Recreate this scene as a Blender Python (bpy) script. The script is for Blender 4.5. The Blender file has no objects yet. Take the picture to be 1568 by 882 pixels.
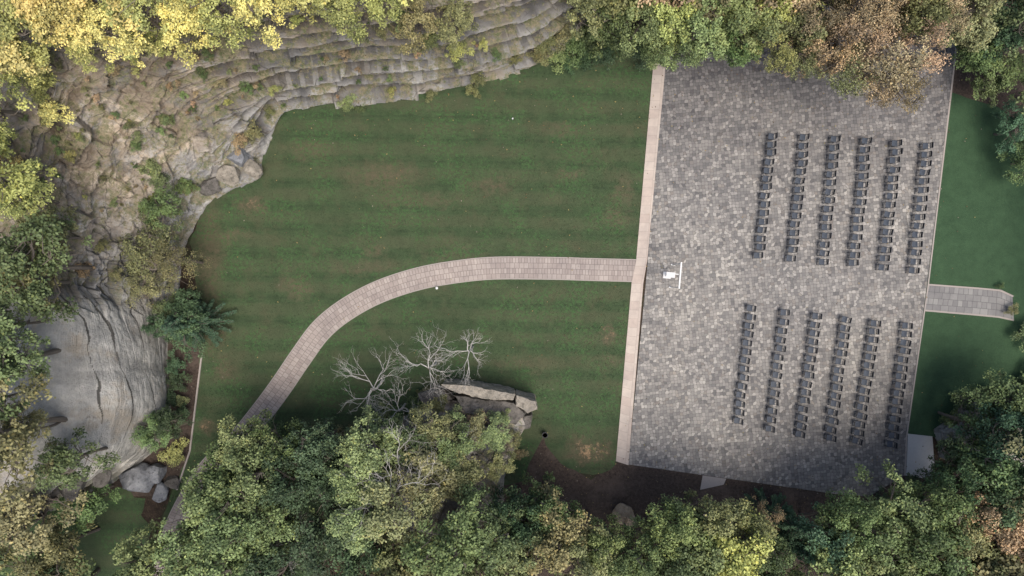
import bpy, bmesh, math, random
import numpy as np
from mathutils import Vector, Matrix, Quaternion
from mathutils.bvhtree import BVHTree
random.seed(7); rng=np.random.default_rng(7)
H=45.0; PPM=24.0
scene=bpy.context.scene
def P(px,py,z=0.0):
    s=(H-z)/H/PPM
    return ((px-784)*s,(441-py)*s)
# ------------------------------------------------------------ world, sun, camera
w=bpy.data.worlds.new("World"); scene.world=w; w.use_nodes=True
nt=w.node_tree; bg=nt.nodes["Background"]
sky=nt.nodes.new("ShaderNodeTexSky"); sky.sky_type='NISHITA'; sky.sun_disc=False
SUN_EL=math.radians(68); SUN_AZ=math.radians(150)
sky.sun_elevation=SUN_EL; sky.sun_rotation=SUN_AZ
sky.dust_density=4.0; sky.ozone_density=.6
nt.links.new(sky.outputs[0],bg.inputs[0]); bg.inputs[1].default_value=0.15
sl=bpy.data.lights.new("sun","SUN"); sl.energy=2.7; sl.angle=math.radians(38); sl.color=(1.0,0.94,0.86)
so=bpy.data.objects.new("sun",sl); scene.collection.objects.link(so)
d=Vector((math.sin(SUN_AZ)*math.cos(SUN_EL),math.cos(SUN_AZ)*math.cos(SUN_EL),math.sin(SUN_EL)))
so.rotation_euler=d.to_track_quat('Z','Y').to_euler(); so.location=(0,0,60)
cd=bpy.data.cameras.new("camera"); cam=bpy.data.objects.new("camera",cd); scene.collection.objects.link(cam)
cam.location=(0,0,H); cd.sensor_width=36; cd.lens=36*H/(1568/PPM); cd.clip_end=2000
scene.camera=cam
scene.view_settings.view_transform='Standard'; scene.view_settings.look='None'; scene.view_settings.exposure=0

# ------------------------------------------------------------ numpy noise
def hsh(i,j,k,seed=0):
    n=(i.astype(np.int64)*374761393+j.astype(np.int64)*668265263+k.astype(np.int64)*1274126177+seed*974711)&0xffffffff
    n=((n^(n>>13))*1274126177)&0xffffffff
    n=((n^(n>>16))*2246822519)&0xffffffff
    n=n^(n>>15)
    return (n&0xffffff)/float(0xffffff)
def vn(x,y,z,seed=0):
    i=np.floor(x);j=np.floor(y);k=np.floor(z); fx=x-i;fy=y-j;fz=z-k
    fx=fx*fx*(3-2*fx);fy=fy*fy*(3-2*fy);fz=fz*fz*(3-2*fz); r=0
    for a in (0,1):
        for b in (0,1):
            for c in (0,1):
                r=r+hsh(i+a,j+b,k+c,seed)*(fx if a else 1-fx)*(fy if b else 1-fy)*(fz if c else 1-fz)
    return r*2-1
def fbm(x,y,z,o=4,seed=0):
    r=0;a=1.0;f=1.0
    for q in range(o):
        r=r+a*vn(x*f,y*f,z*f,seed+q); a*=.5; f*=2.03
    return r
# ------------------------------------------------------------ shader helper
class M:
    def __init__(s,name):
        s.m=bpy.data.materials.new(name); s.m.use_nodes=True; s.t=s.m.node_tree
        s.b=s.t.nodes["Principled BSDF"]; s.b.inputs["Roughness"].default_value=.85
        s.b.inputs["Specular IOR Level"].default_value=.25
    def n(s,ty,**k):
        x=s.t.nodes.new(ty)
        for a,v in k.items(): setattr(x,a,v)
        return x
    def setv(s,sock,v):
        if hasattr(v,'is_output') : s.t.links.new(v,sock)
        elif isinstance(v,(tuple,list)) and sock.type=='RGBA' and len(v)==3: sock.default_value=(*v,1)
        else: sock.default_value=v
    def math(s,op,a,b=0.0,clamp=False):
        x=s.n("ShaderNodeMath",operation=op,use_clamp=clamp); s.setv(x.inputs[0],a); s.setv(x.inputs[1],b); return x.outputs[0]
    def mix(s,f,a,b,bt='MIX'):
        x=s.n("ShaderNodeMix",data_type='RGBA',blend_type=bt); s.setv(x.inputs[0],f); s.setv(x.inputs[6],a); s.setv(x.inputs[7],b); return x.outputs[2]
    def noise(s,vec,scale,detail=4,rough=.6,out=0,dist=0):
        x=s.n("ShaderNodeTexNoise"); s.setv(x.inputs["Vector"],vec); x.inputs["Scale"].default_value=scale
        x.inputs["Detail"].default_value=detail; x.inputs["Roughness"].default_value=rough; x.inputs["Distortion"].default_value=dist
        return x.outputs[out]
    def ramp(s,f,lo,hi,a=0.,b=1.):
        x=s.n("ShaderNodeMapRange"); s.setv(x.inputs[0],f); x.inputs[1].default_value=lo; x.inputs[2].default_value=hi
        x.inputs[3].default_value=a; x.inputs[4].default_value=b; return x.outputs[0]
    def pos(s): return s.n("ShaderNodeNewGeometry").outputs["Position"]
    def map(s,v,rot=0,scale=(1,1,1),loc=(0,0,0)):
        x=s.n("ShaderNodeMapping"); s.setv(x.inputs[0],v); x.inputs[1].default_value=loc; x.inputs[2].default_value=(0,0,rot); x.inputs[3].default_value=scale; return x.outputs[0]
    def bump(s,h,st=.5,dist=.05):
        x=s.n("ShaderNodeBump"); s.setv(x.inputs["Height"],h); x.inputs["Strength"].default_value=st; x.inputs["Distance"].default_value=dist
        s.t.links.new(x.outputs[0],s.b.inputs["Normal"])
    def out(s,c): s.setv(s.b.inputs["Base Color"],c); return s.m
def simple(name,c,rough=.6,var=.15,metal=0):
    m=M(name); p=m.n("ShaderNodeTexCoord").outputs["Object"]
    f=m.noise(p,9,4); m.b.inputs["Roughness"].default_value=rough; m.b.inputs["Metallic"].default_value=metal
    return m.out(m.mix(f,tuple(x*(1-var) for x in c),tuple(x*(1+var) for x in c)))

m=M("forest_floor"); p=m.pos()
c=m.mix(m.ramp(m.noise(p,3,6,.75),.35,.65),(.03,.022,.015),(.08,.056,.04))
c=m.mix(m.ramp(m.noise(p,.25,4,.7),.5,.62),c,(.040,.06,.024))
c=m.mix(m.ramp(m.noise(p,14,2,.7),.62,.7),c,(.14,.11,.07))
m.bump(m.noise(p,8,5,.8),1,.08); MAT_floor=m.out(c)
m=M("mulch"); p=m.pos()
c=m.mix(m.ramp(m.noise(p,6,6,.8),.35,.65),(.036,.027,.022),(.105,.078,.063))
c=m.mix(m.ramp(m.noise(p,.5,4,.7),.5,.7),c,(.125,.095,.077))
c=m.mix(m.ramp(m.noise(p,16,2,.7),.66,.72),c,(.22,.17,.12))
m.bump(m.noise(p,12,5,.8),1,.06); MAT_mulch=m.out(c)

def grass_mat(name,base_lo,base_hi,spots,stripes,weed):
    m=M(name); p=m.pos()
    fine=m.noise(p,9,5,.8); mid=m.noise(p,1.3,5,.7); big=m.noise(p,.22,3,.6)
    c=m.mix(m.ramp(fine,.3,.7),base_lo,base_hi)
    c=m.mix(m.ramp(mid,.35,.7,0,.6),c,tuple(x*1.35 for x in base_hi))
    if stripes:
        sx=m.n("ShaderNodeSeparateXYZ"); m.setv(sx.inputs[0],m.map(p,rot=math.radians(1.0)))
        wob=m.math('MULTIPLY',m.noise(m.map(p,scale=(.15,1,1)),.35,3,.6),.9)
        yy=m.math('ADD',m.math('ADD',sx.outputs[1],m.math('MULTIPLY',mid,.26)),wob)
        wv=m.math('SINE',m.math('MULTIPLY',yy,2*math.pi/1.48))
        st=m.math('MULTIPLY',m.ramp(wv,-.5,.5,0,1),m.ramp(big,.36,.6,.3,1))
        c=m.mix(m.math('MULTIPLY',st,.46),c,(.100,.106,.060))
        thin=m.ramp(wv,-1.0,-.88,1,0)
        c=m.mix(m.math('MULTIPLY',thin,m.ramp(m.noise(p,.6,4,.7),.4,.6,.0,.42)),c,(.028,.044,.024))
    if spots:
        dn=m.noise(p,1.1,5,.75,out=1)
        va=m.n("ShaderNodeVectorMath",operation='MULTIPLY_ADD'); m.setv(va.inputs[0],dn); va.inputs[1].default_value=(2.6,2.6,0); m.setv(va.inputs[2],p)
        tot=None
        for (px,py,rx,ry,s) in spots:
            X,Y=P(px,py)
            mp=m.n("ShaderNodeMapping"); mp.vector_type='POINT'; m.setv(mp.inputs[0],va.outputs[0])
            k1=PPM/rx;k2=PPM/ry; mp.inputs[3].default_value=(k1,k2,0); mp.inputs[1].default_value=(-(X+1.3)*k1,-(Y+1.3)*k2,0)
            ln=m.n("ShaderNodeVectorMath",operation='LENGTH'); m.setv(ln.inputs[0],mp.outputs[0])
            v=m.ramp(ln.outputs["Value"],.35,1.15,s,0)
            tot=v if tot is None else m.math('MAXIMUM',tot,v)
        tot=m.math('MULTIPLY',tot,m.ramp(m.noise(p,3,5,.8),.38,.6,.25,1))
        c=m.mix(m.ramp(tot,0,.8,0,.85),c,(.135,.108,.070))
        tot2=m.ramp(tot,.82,1.2)
        c=m.mix(tot2,c,(.38,.26,.15))
        gen=m.ramp(m.noise(p,.55,5,.75),.5,.68,0,.42)
        c=m.mix(gen,c,(.105,.095,.056))
    if weed:
        wd=m.math('MULTIPLY',m.ramp(m.noise(p,.35,3,.6),.46,.57),m.ramp(m.noise(p,5,4,.8),.49,.58))
        c=m.mix(m.math('MULTIPLY',wd,weed),c,(.065,.14,.048))
    m.bump(m.noise(p,14,4,.8),.9,.05); return m.out(c)
spots=[(385,315,28,14,1.0),(590,270,70,26,.75),(452,440,30,24,.8),(755,285,40,14,.75),(875,265,24,10,.7),(945,330,26,18,.7),
 (930,512,12,16,1.1),(935,550,20,10,.6),(905,690,42,22,1.35),(345,565,22,22,.8),(318,652,14,12,1.2),(320,400,26,130,.8),(640,308,80,12,.55),(570,385,24,10,.8),
 (470,230,45,18,.6),(350,360,40,10,.8),(560,410,60,8,.5),(860,200,30,10,.5),(955,290,14,30,.6),(800,560,70,12,.45),(700,390,60,10,.5),(325,520,25,30,.7)]
MAT_lawn=grass_mat("lawn_grass",(.030,.052,.025),(.060,.090,.042),spots,True,.75)
MAT_turf=grass_mat("turf_grass",(.027,.059,.029),(.046,.090,.044),None,False,0)

def tone(m,c,P0,k=1.0):
    big=m.noise(P0,.13,4,.6)
    c=m.mix(k,c,m.mix(m.ramp(big,.35,.65),(.90,.90,.91),(1.07,1.06,1.04)),'MULTIPLY')
    st=m.noise(P0,.9,6,.75)
    return m.mix(1,c,m.mix(m.ramp(st,.35,.6),(.84,.84,.85),(1.05,1.05,1.04)),'MULTIPLY')
def paver(name,bw,bh,c1,c2,mortar,msize=.014):
    m=M(name); q=m.n("ShaderNodeUVMap").outputs[0]
    b=m.n("ShaderNodeTexBrick"); m.setv(b.inputs["Vector"],q); b.inputs["Scale"].default_value=1
    b.inputs["Brick Width"].default_value=bw; b.inputs["Row Height"].default_value=bh; b.inputs["Mortar Size"].default_value=msize
    b.squash=.62; b.squash_frequency=2; b.offset=.43
    for i,cc in (("Color1",c1),("Color2",c2),("Mortar",mortar)): b.inputs[i].default_value=(*cc,1)
    P0=m.pos(); c=tone(m,b.outputs[0],P0)
    m.bump(m.math('ADD',b.outputs["Fac"],m.math('MULTIPLY',m.noise(P0,25,3),-.3)),-.5,.012); m.b.inputs["Roughness"].default_value=.75
    return m.out(c)
def plaza_mat():
    m=M("plaza_pavers"); P0=m.pos(); q=m.map(P0,rot=math.radians(-5))
    vs=[]
    for ft in ('F1','F2'):
        v=m.n("ShaderNodeTexVoronoi",distance='CHEBYCHEV',feature=ft); m.setv(v.inputs["Vector"],q); v.inputs["Scale"].default_value=4.9; v.inputs["Randomness"].default_value=.62; vs.append(v)
        v.voronoi_dimensions='2D'
    sp=m.n("ShaderNodeSeparateColor"); m.setv(sp.inputs[0],vs[0].outputs["Color"])
    c=m.mix(m.ramp(sp.outputs[0],0,1),(.195,.190,.186),(.350,.332,.308))
    c=m.mix(m.ramp(sp.outputs[1],.84,.87,0,.7),c,(.47,.445,.41))
    c=m.mix(m.ramp(sp.outputs[2],.88,.91,0,.65),c,(.125,.122,.125))
    c=m.mix(m.ramp(sp.outputs[1],.0,.12,.5,0),c,(.27,.23,.195))
    v=m.n("ShaderNodeTexVoronoi",distance='CHEBYCHEV'); v.voronoi_dimensions='2D'; m.setv(v.inputs["Vector"],q); v.inputs["Scale"].default_value=2.0; v.inputs["Randomness"].default_value=.9
    s2=m.n("ShaderNodeSeparateColor"); m.setv(s2.inputs[0],v.outputs["Color"])
    c=m.mix(1,c,m.mix(s2.outputs[0],(.91,.91,.92),(1.07,1.07,1.06)),'MULTIPLY')
    ed=m.math('SUBTRACT',vs[1].outputs["Distance"],vs[0].outputs["Distance"])
    c=m.mix(m.ramp(ed,.03,.12,.8,0),c,(.115,.11,.102))
    c=tone(m,c,P0)
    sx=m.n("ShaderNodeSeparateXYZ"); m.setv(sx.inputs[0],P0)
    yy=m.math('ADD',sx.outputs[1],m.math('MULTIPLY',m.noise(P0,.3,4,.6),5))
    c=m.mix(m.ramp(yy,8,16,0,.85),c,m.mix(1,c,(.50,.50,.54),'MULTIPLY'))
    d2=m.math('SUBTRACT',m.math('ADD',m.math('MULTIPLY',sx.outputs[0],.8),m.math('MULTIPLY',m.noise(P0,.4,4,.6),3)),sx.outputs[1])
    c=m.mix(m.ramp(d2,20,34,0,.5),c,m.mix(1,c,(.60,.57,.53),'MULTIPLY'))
    m.bump(m.math('ADD',m.ramp(ed,0,.1),m.math('MULTIPLY',m.noise(P0,25,3),.4)),.6,.015); m.b.inputs["Roughness"].default_value=.75
    return m.out(c)
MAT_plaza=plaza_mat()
MAT_band=paver("border_pavers",.9,.62,(.49,.41,.36),(.56,.49,.43),(.38,.32,.28),.01)
MAT_path=paver("path_pavers",.30,.34,(.34,.29,.265),(.44,.385,.35),(.21,.18,.165))
MAT_path2=paver("side_path_pavers",.5,.4,(.20,.195,.195),(.29,.285,.275),(.12,.12,.12))
MAT_edge=simple("edge_stone",(.37,.33,.30),.8)
MAT_conc=simple("concrete",(.48,.48,.47),.8,.12)

# rock
m=M("quarry_rock"); p=m.pos()
at=m.n("ShaderNodeAttribute",attribute_name="mask"); sp=m.n("ShaderNodeSeparateColor"); m.setv(sp.inputs[0],at.outputs["Color"])
tan,pale,bed_shade=sp.outputs[0],sp.outputs[1],sp.outputs[2]
q=m.map(p,scale=(.25,.25,2.6)); strat=m.noise(q,1.3,6,.65,dist=.6)
c=m.mix(m.ramp(strat,.38,.60),(.28,.28,.285),(.54,.53,.505))
c=m.mix(m.ramp(m.noise(p,.5,5,.7),.50,.62,0,.7),c,(.43,.375,.30))
tc=m.mix(m.ramp(m.noise(p,1.1,6,.75),.36,.58),(.36,.28,.20),(.68,.57,.44))
tc=m.mix(m.ramp(m.noise(p,.45,6,.75),.5,.6,0,.8),tc,(.44,.43,.41))
c=m.mix(m.math('MULTIPLY',tan,m.ramp(m.noise(p,.7,5,.7),.3,.5)),c,tc)
pc=m.mix(m.ramp(m.noise(m.map(p,rot=.5,scale=(.6,1.0,1.0)),.6,8,.7,dist=.3),.38,.60),(.35,.345,.33),(.64,.62,.57))
pc=m.mix(m.ramp(m.noise(p,.35,5,.7),.52,.62,0,.7),pc,(.47,.40,.31))
c=m.mix(m.math('MULTIPLY',pale,.95),c,pc)
c=m.mix(1,c,m.mix(bed_shade,(.16,.155,.15),(1.12,1.12,1.12)),'MULTIPLY')
c=m.mix(m.ramp(m.noise(p,1.1,7,.85),.57,.67,0,.6),c,(.13,.115,.095))
nz=m.n("ShaderNodeSeparateXYZ"); m.setv(nz.inputs[0],m.n("ShaderNodeNewGeometry").outputs["Normal"])
up=m.math('MULTIPLY',m.ramp(nz.outputs[2],.5,.8),m.ramp(m.noise(p,.8,6,.8),.48,.55))
up=m.math('MULTIPLY',up,m.ramp(pale,0,1,1,.1))
mc=m.mix(m.ramp(m.noise(p,4,6,.85),.42,.58),(.13,.165,.06),(.36,.30,.19))
c=m.mix(m.math('MULTIPLY',up,.8),c,mc)
vr=m.n("ShaderNodeTexVoronoi",feature='DISTANCE_TO_EDGE'); m.setv(vr.inputs["Vector"],m.map(p,rot=.4,scale=(.5,.5,1.4))); vr.inputs["Scale"].default_value=1.2
ck=m.ramp(vr.outputs[0],.0,.025,1,0)
c=m.mix(m.math('MULTIPLY',m.math('MULTIPLY',ck,m.ramp(pale,0,1,1,.1)),m.ramp(m.noise(p,1.5,3),.45,.6,0,.8)),c,(.06,.055,.05))
m.bump(m.math('ADD',m.noise(p,3,9,.85),m.math('MULTIPLY',strat,.8)),.9,.2); MAT_rock=m.out(c)

m=M("hill_ground"); p=m.pos()
c=m.mix(m.ramp(m.noise(p,1.2,6,.75),.4,.6),(.24,.20,.11),(.15,.17,.07))
c=m.mix(m.ramp(m.noise(p,.5,6,.8),.48,.56),c,(.48,.39,.28)); c=m.mix(m.ramp(m.noise(p,5,5,.8),.52,.62,0,.8),c,(.13,.13,.065)); m.bump(m.noise(p,5,6,.8),1,.15); MAT_hill=m.out(c)

def leaf_mat(name="foliage"):
    m=M(name); oi=m.n("ShaderNodeObjectInfo")
    at=m.n("ShaderNodeAttribute",attribute_name="shade"); sp=m.n("ShaderNodeSeparateColor"); m.setv(sp.inputs[0],at.outputs["Color"])
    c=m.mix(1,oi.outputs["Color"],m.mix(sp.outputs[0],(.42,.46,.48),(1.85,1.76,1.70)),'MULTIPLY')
    c=m.mix(m.ramp(sp.outputs[1],.86,1,0,.75),c,m.mix(1,c,(1.6,1.35,1.0),'MULTIPLY'))
    m.b.inputs["Roughness"].default_value=.6; m.b.inputs["Specular IOR Level"].default_value=.3
    return m.out(c)
MAT_leaf=leaf_mat()
MAT_bark=simple("bark",(.17,.145,.12),.9,.4)
MAT_pale=simple("bleached_bark",(.50,.48,.45),.85,.3)
# ------------------------------------------------------------ mesh helpers
def mesh_np(name,V,F,mats,midx=None,shade=None,smooth=False,attr="shade"):
    V=np.asarray(V,dtype=np.float32); F=np.asarray(F,dtype=np.int32); k=F.shape[1]
    me=bpy.data.meshes.new(name); me.vertices.add(len(V)); me.vertices.foreach_set("co",V.ravel())
    me.loops.add(F.size); me.loops.foreach_set("vertex_index",F.ravel())
    me.polygons.add(len(F)); me.polygons.foreach_set("loop_start",np.arange(0,F.size,k,dtype=np.int32))
    for mm in mats: me.materials.append(mm)
    if midx is not None: me.polygons.foreach_set("material_index",np.asarray(midx,dtype=np.int32))
    me.polygons.foreach_set("use_smooth",np.full(len(F),smooth))
    if shade is not None:
        dom='FACE' if len(shade)==len(F) else 'POINT'
        a=me.attributes.new(attr,'FLOAT_COLOR',dom); a.data.foreach_set("color",np.asarray(shade,dtype=np.float32).ravel())
    me.update(calc_edges=True); return me
def link(name,me,loc=(0,0,0)):
    o=bpy.data.objects.new(name,me); o.location=loc; scene.collection.objects.link(o); return o
def sheet(name,pts,z,mat,thick=0.0,rag=0.0,step=.4):
    pts=[Vector(q) for q in pts]
    if rag>0:
        out=[]
        for i,a in enumerate(pts):
            b=pts[(i+1)%len(pts)]; L=(b-a).length; n=max(1,int(L/step)); nn=Vector((-(b-a).y,(b-a).x)).normalized() if L>0 else Vector((0,0))
            for j in range(n):
                q=a.lerp(b,j/n); f=float(fbm(np.array([q.x*1.3]),np.array([q.y*1.3]),np.array([0.]),3,5)[0])
                out.append(q+nn*f*rag)
        pts=out
    bm=bmesh.new(); vs=[bm.verts.new((q.x,q.y,z)) for q in pts]; f=bm.faces.new(vs)
    bm.normal_update()
    if f.normal.z<0: f.normal_flip()
    if thick>0:
        lo=[bm.verts.new((q.x,q.y,z-thick)) for q in pts]; n=len(pts)
        for i in range(n): bm.faces.new((vs[i],vs[(i+1)%n],lo[(i+1)%n],lo[i]))
    bmesh.ops.triangulate(bm,faces=[g for g in bm.faces if len(g.verts)>4])
    me=bpy.data.meshes.new(name); bm.to_mesh(me); bm.free(); me.materials.append(mat); return link(name,me)
def PX(l,z=0): return [P(*q,z) for q in l]
def strip(name,ptsL,ptsR,z,mat,thick=.05):
    V=[];uv=[];L=0;n=len(ptsL)
    for i in range(n):
        a=Vector(ptsL[i]);b=Vector(ptsR[i])
        if i: L+=((a+b)/2-(Vector(ptsL[i-1])+Vector(ptsR[i-1]))/2).length
        wd=(b-a).length
        V+= [(a.x,a.y,z),(b.x,b.y,z),(a.x,a.y,z-thick),(b.x,b.y,z-thick)]; uv+=[(L,0),(L,wd),(L,-.1),(L,wd+.1)]
    F=[]
    for i in range(n-1):
        k=4*i; F+=[(k,k+1,k+5,k+4),(k,k+4,k+6,k+2),(k+1,k+3,k+7,k+5)]
    me=bpy.data.meshes.new(name); me.from_pydata(V,[],F); me.materials.append(mat); l=me.uv_layers.new(name="UVMap")
    for lo in me.loops: l.data[lo.index].uv=uv[lo.vertex_index]
    me.update(); return link(name,me)
def catmull(pts,n):
    pts=[np.array(q,float) for q in pts]; pts=[2*pts[0]-pts[1]]+pts+[2*pts[-1]-pts[-2]]; out=[]
    for i in range(1,len(pts)-2):
        for j in range(n):
            t=j/n; a,b,c,d=pts[i-1:i+3]
            out.append(.5*((2*b)+(-a+c)*t+(2*a-5*b+4*c-d)*t*t+(-a+3*b-3*c+d)*t**3))
    out.append(pts[-2]); return out
def linear(pts,n):
    out=[]
    for i in range(len(pts)-1):
        for j in range(n): out.append(np.array(pts[i],float)*(1-j/n)+np.array(pts[i+1],float)*j/n)
    out.append(np.array(pts[-1],float)); return out
def inpoly(x,y,poly):
    x=np.asarray(x,float);y=np.asarray(y,float)
    c=np.zeros(len(x),bool); n=len(poly)
    for i in range(n):
        x1,y1=poly[i];x2,y2=poly[(i+1)%n]
        k=((y1>y)!=(y2>y))&(x<(x2-x1)*(y-y1)/(y2-y1+1e-12)+x1); c^=k
    return c

# ------------------------------------------------------------ ground sheets
sheet("ground",[(-500,-500),(500,-500),(500,500),(-500,500)],-.02,MAT_floor)
lawn_px=[(1010,60),(900,50),(830,92),(760,114),(640,134),(520,150),(430,166),(395,240),(392,265),(335,290),(310,320),(292,372),(300,430),(312,480),(308,545),(291,690),(250,790),(220,900),(420,930),(560,800),(700,760),(800,735),(815,700),(832,668),(843,692),(870,715),(908,727),(935,718),(946,706),(972,420)]
lawn=sheet("lawn",PX(lawn_px),.0,MAT_lawn,.0,.12)
sheet("grass_patch",PX([(60,770),(190,745),(225,790),(215,900),(60,960),(-60,900)]),.0,MAT_lawn,0,.5)
sheet("side_lawn",PX([(1452,140),(1470,146),(1530,165),(1620,230),(1750,300),(1750,640),(1440,668),(1380,668)]),.0,MAT_turf,.0,.05)
sheet("mulch_bed",PX([(796,625),(835,655),(850,700),(905,735),(950,700),(1075,715),(1290,745),(1400,700),(1480,720),(1480,960),(640,960),(700,760),(770,700)]),-.008,MAT_mulch)
sheet("mulch_bed",PX([(255,470),(312,480),(312,545),(296,695),(255,760),(150,760),(200,690)]),-.008,MAT_mulch)
sheet("mulch_bed",PX([(1440,-40),(1640,-40),(1640,235),(1530,170),(1450,143)]),-.008,MAT_mulch)
PLAZA=PX([(1021,40),(1466,40),(1466,62),(1455,140),(1419,436),(1387,668),(1384,728),(1330,760),(1285,757),(1180,742),(1075,727),(962,711),(990,420)])
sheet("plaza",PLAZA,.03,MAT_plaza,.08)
bl=PX([(1004,40),(1002,78),(974,398),(967,433),(943,706)]); br=PX([(1023,40),(1021,78),(991,398),(985,433),(962,712)])
strip("plaza_border",bl,br,.04,MAT_band,.09)
cl=catmull([(975,414.5),(900,412.5),(850,411),(760,410.5),(700,416),(640,427),(580,447),(530,474),(492,505),(462,545),(430,592),(398,635),(365,675),(320,720),(285,775),(262,830),(250,900)],10)
cw=np.array([P(*q) for q in cl]); tg=np.gradient(cw,axis=0); tg/=np.linalg.norm(tg,axis=1)[:,None]; nn=np.stack([-tg[:,1],tg[:,0]],1)
hw=.66
strip("curved_path",cw+nn*hw*-1,cw+nn*hw,.03,MAT_path,.06)
for s in (-1,1): strip("path_edging",cw+nn*s*(hw+.004) ,cw+nn*s*(hw+.07),.038,MAT_edge,.07)
strip("side_path",PX([(1420,437),(1500,443),(1530,446),(1550,455)]),PX([(1415,474),(1497,481),(1528,484),(1552,489)]),.03,MAT_path2,.06)
strip("path_edging",PX([(1420,434.5),(1500,440.5),(1532,443.5),(1552,453)]),PX([(1420,437),(1500,443),(1530,446),(1550,455)]),.038,MAT_edge,.06)
strip("path_edging",PX([(1415,474),(1497,481),(1528,484),(1552,489)]),PX([(1415,476.5),(1497,483.5),(1528,486.5),(1552,491.5)]),.038,MAT_edge,.06)
strip("plaza_edging",PX([(1466,40),(1455,140),(1420,436),(1387,668),(1384,728)]),PX([(1468.5,40),(1457.5,140),(1422,436),(1389,668),(1386.5,728)]),.036,MAT_edge,.07)
sheet("concrete_pad",PX([(1390,664),(1427,668),(1432,735),(1387,728)]),.05,MAT_conc,.1)
sheet("concrete_pad",PX([(1076,728),(1112,733),(1108,742),(1072,750)]),.012,MAT_edge,.05)
strip("lawn_edging",PX([(308,543),(290,690),(270,750)]),PX([(310.5,543),(292.5,690),(272.5,750)]),.07,MAT_edge,.12)

# ------------------------------------------------------------ cliff
cols=[
 [(1120,-120),(1120,-150),(1120,-190),(1120,-230)],
 [(960,-20),(955,-50),(950,-90),(945,-130)],
 [(880,50),(870,15),(860,-25),(850,-60)],
 [(826,98),(812,60),(800,15),(790,-30)],
 [(760,120),(748,82),(735,30),(722,-15)],
 [(712,130),(700,95),(680,50),(660,0)],
 [(640,142),(628,104),(600,58),(580,8)],
 [(520,158),(500,122),(470,78),(440,22)],
 [(437,176),(405,142),(360,98),(305,40)],
 [(408,235),(365,190),(285,132),(185,75)],
 [(398,272),(328,222),(225,172),(100,120)],
 [(345,302),(285,262),(185,225),(50,190)],
 [(308,330),(245,300),(150,275),(25,260)],
 [(280,380),(218,370),(128,362),(25,350)],
 [(272,440),(210,440),(118,440),(40,440)],
 [(258,500),(205,498),(130,494),(50,480)],
 [(256,560),(212,560),(140,552),(35,555)],
 [(262,640),(222,625),(150,612),(28,620)],
 [(230,697),(198,684),(140,680),(40,690)],
 [(165,740),(130,740),(80,742),(10,750)],
 [(60,775),(20,770),(-40,775),(-100,780)],
 [(-200,800),(-240,800),(-290,800),(-340,800)],
]
ZL=[0,2,5,8]
ctrl=[]
for c4 in cols:
    row=[]
    for (q,z) in zip(c4,ZL):
        X,Y=P(*q,z); row.append((X,Y,z))
    b=row[0]; t=row[3]
    row=[(b[0]*.985,b[1]*.985,-.6)]+row
    r=Vector((t[0],t[1])).normalized()
    row.append((t[0]+r.x*5,t[1]+r.y*5,9.2)); row.append((t[0]+r.x*18,t[1]+r.y*18,10.5)); row.append((t[0]+r.x*90,t[1]+r.y*90,12))
    ctrl.append(row)
ctrl=np.array(ctrl)
nu=78
rows=np.stack([.5*np.array(catmull([tuple(x) for x in ctrl[:,l]],nu))+.5*np.array(linear([tuple(x) for x in ctrl[:,l]],nu)) for l in range(ctrl.shape[1])],1)
kidx=np.linspace(0,len(cols)-1,rows.shape[0])
vs=np.concatenate([np.linspace(0,1,6,endpoint=False),np.linspace(1,2,56,endpoint=False),np.linspace(2,3,84,endpoint=False),np.linspace(3,4,86,endpoint=False),np.linspace(4,5,40,endpoint=False),np.linspace(5,6,24,endpoint=False),np.linspace(6,7,20)])
L0=np.minimum(np.floor(vs).astype(int),6); fr=vs-L0
G=rows[:,L0]*(1-fr)[None,:,None]+rows[:,L0+1]*fr[None,:,None]
base=rows[:,1,:2]; tt=np.gradient(base,axis=0)
ker=np.ones(81)/81
tt=np.stack([np.convolve(np.pad(tt[:,i],40,mode='edge'),ker,'valid') for i in (0,1)],1)
tt/=np.linalg.norm(tt,axis=1)[:,None]; N2=np.stack([-tt[:,1],tt[:,0]],1)
s_len=np.concatenate([[0],np.cumsum(np.linalg.norm(np.diff(base,axis=0),axis=1))])
X,Y,Z=G[...,0],G[...,1],G[...,2]; S=np.repeat(s_len[:,None],len(vs),1); K=np.repeat(kidx[:,None],len(vs),1)
smoothk=np.exp(-((K-16.5)/2.35)**8)
rough=np.clip((K-8.4)/1.2,0,1)*np.clip((15.2-K)/1.0,0,1)
tanm=np.clip(1-np.abs(K-10.6)/3.4,0,1)*np.clip((Z-1.5)/2.2,0,1)*1.6+.45*np.clip((Z-5.5)/1.5,0,1)
tanm=np.clip(tanm+.2*fbm(X*.5,Y*.5,Z*.5,3,3),0,1)
face=np.clip((Z+.2)/.6,0,1)*np.clip((9.0-Z)/1.2,0,1)
X0,Y0,Z0=X.copy(),Y.copy(),Z.copy()
zz=Z+.05*X+.08*fbm(X*.1,Y*.1,Z*0,2,11)-rough*(.16*(X0+20)-.10*(Y0-5))   # beds dip obliquely across the west slope
Dd=0; bed_shade=np.full(X.shape,.78); outc=np.clip((fbm(X0*.28,Y0*.28,Z0*.2,3,77)+.05)*3,0,1)  # where bare beds still crop out
keep=1-rough*(1-outc)*.85
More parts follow.
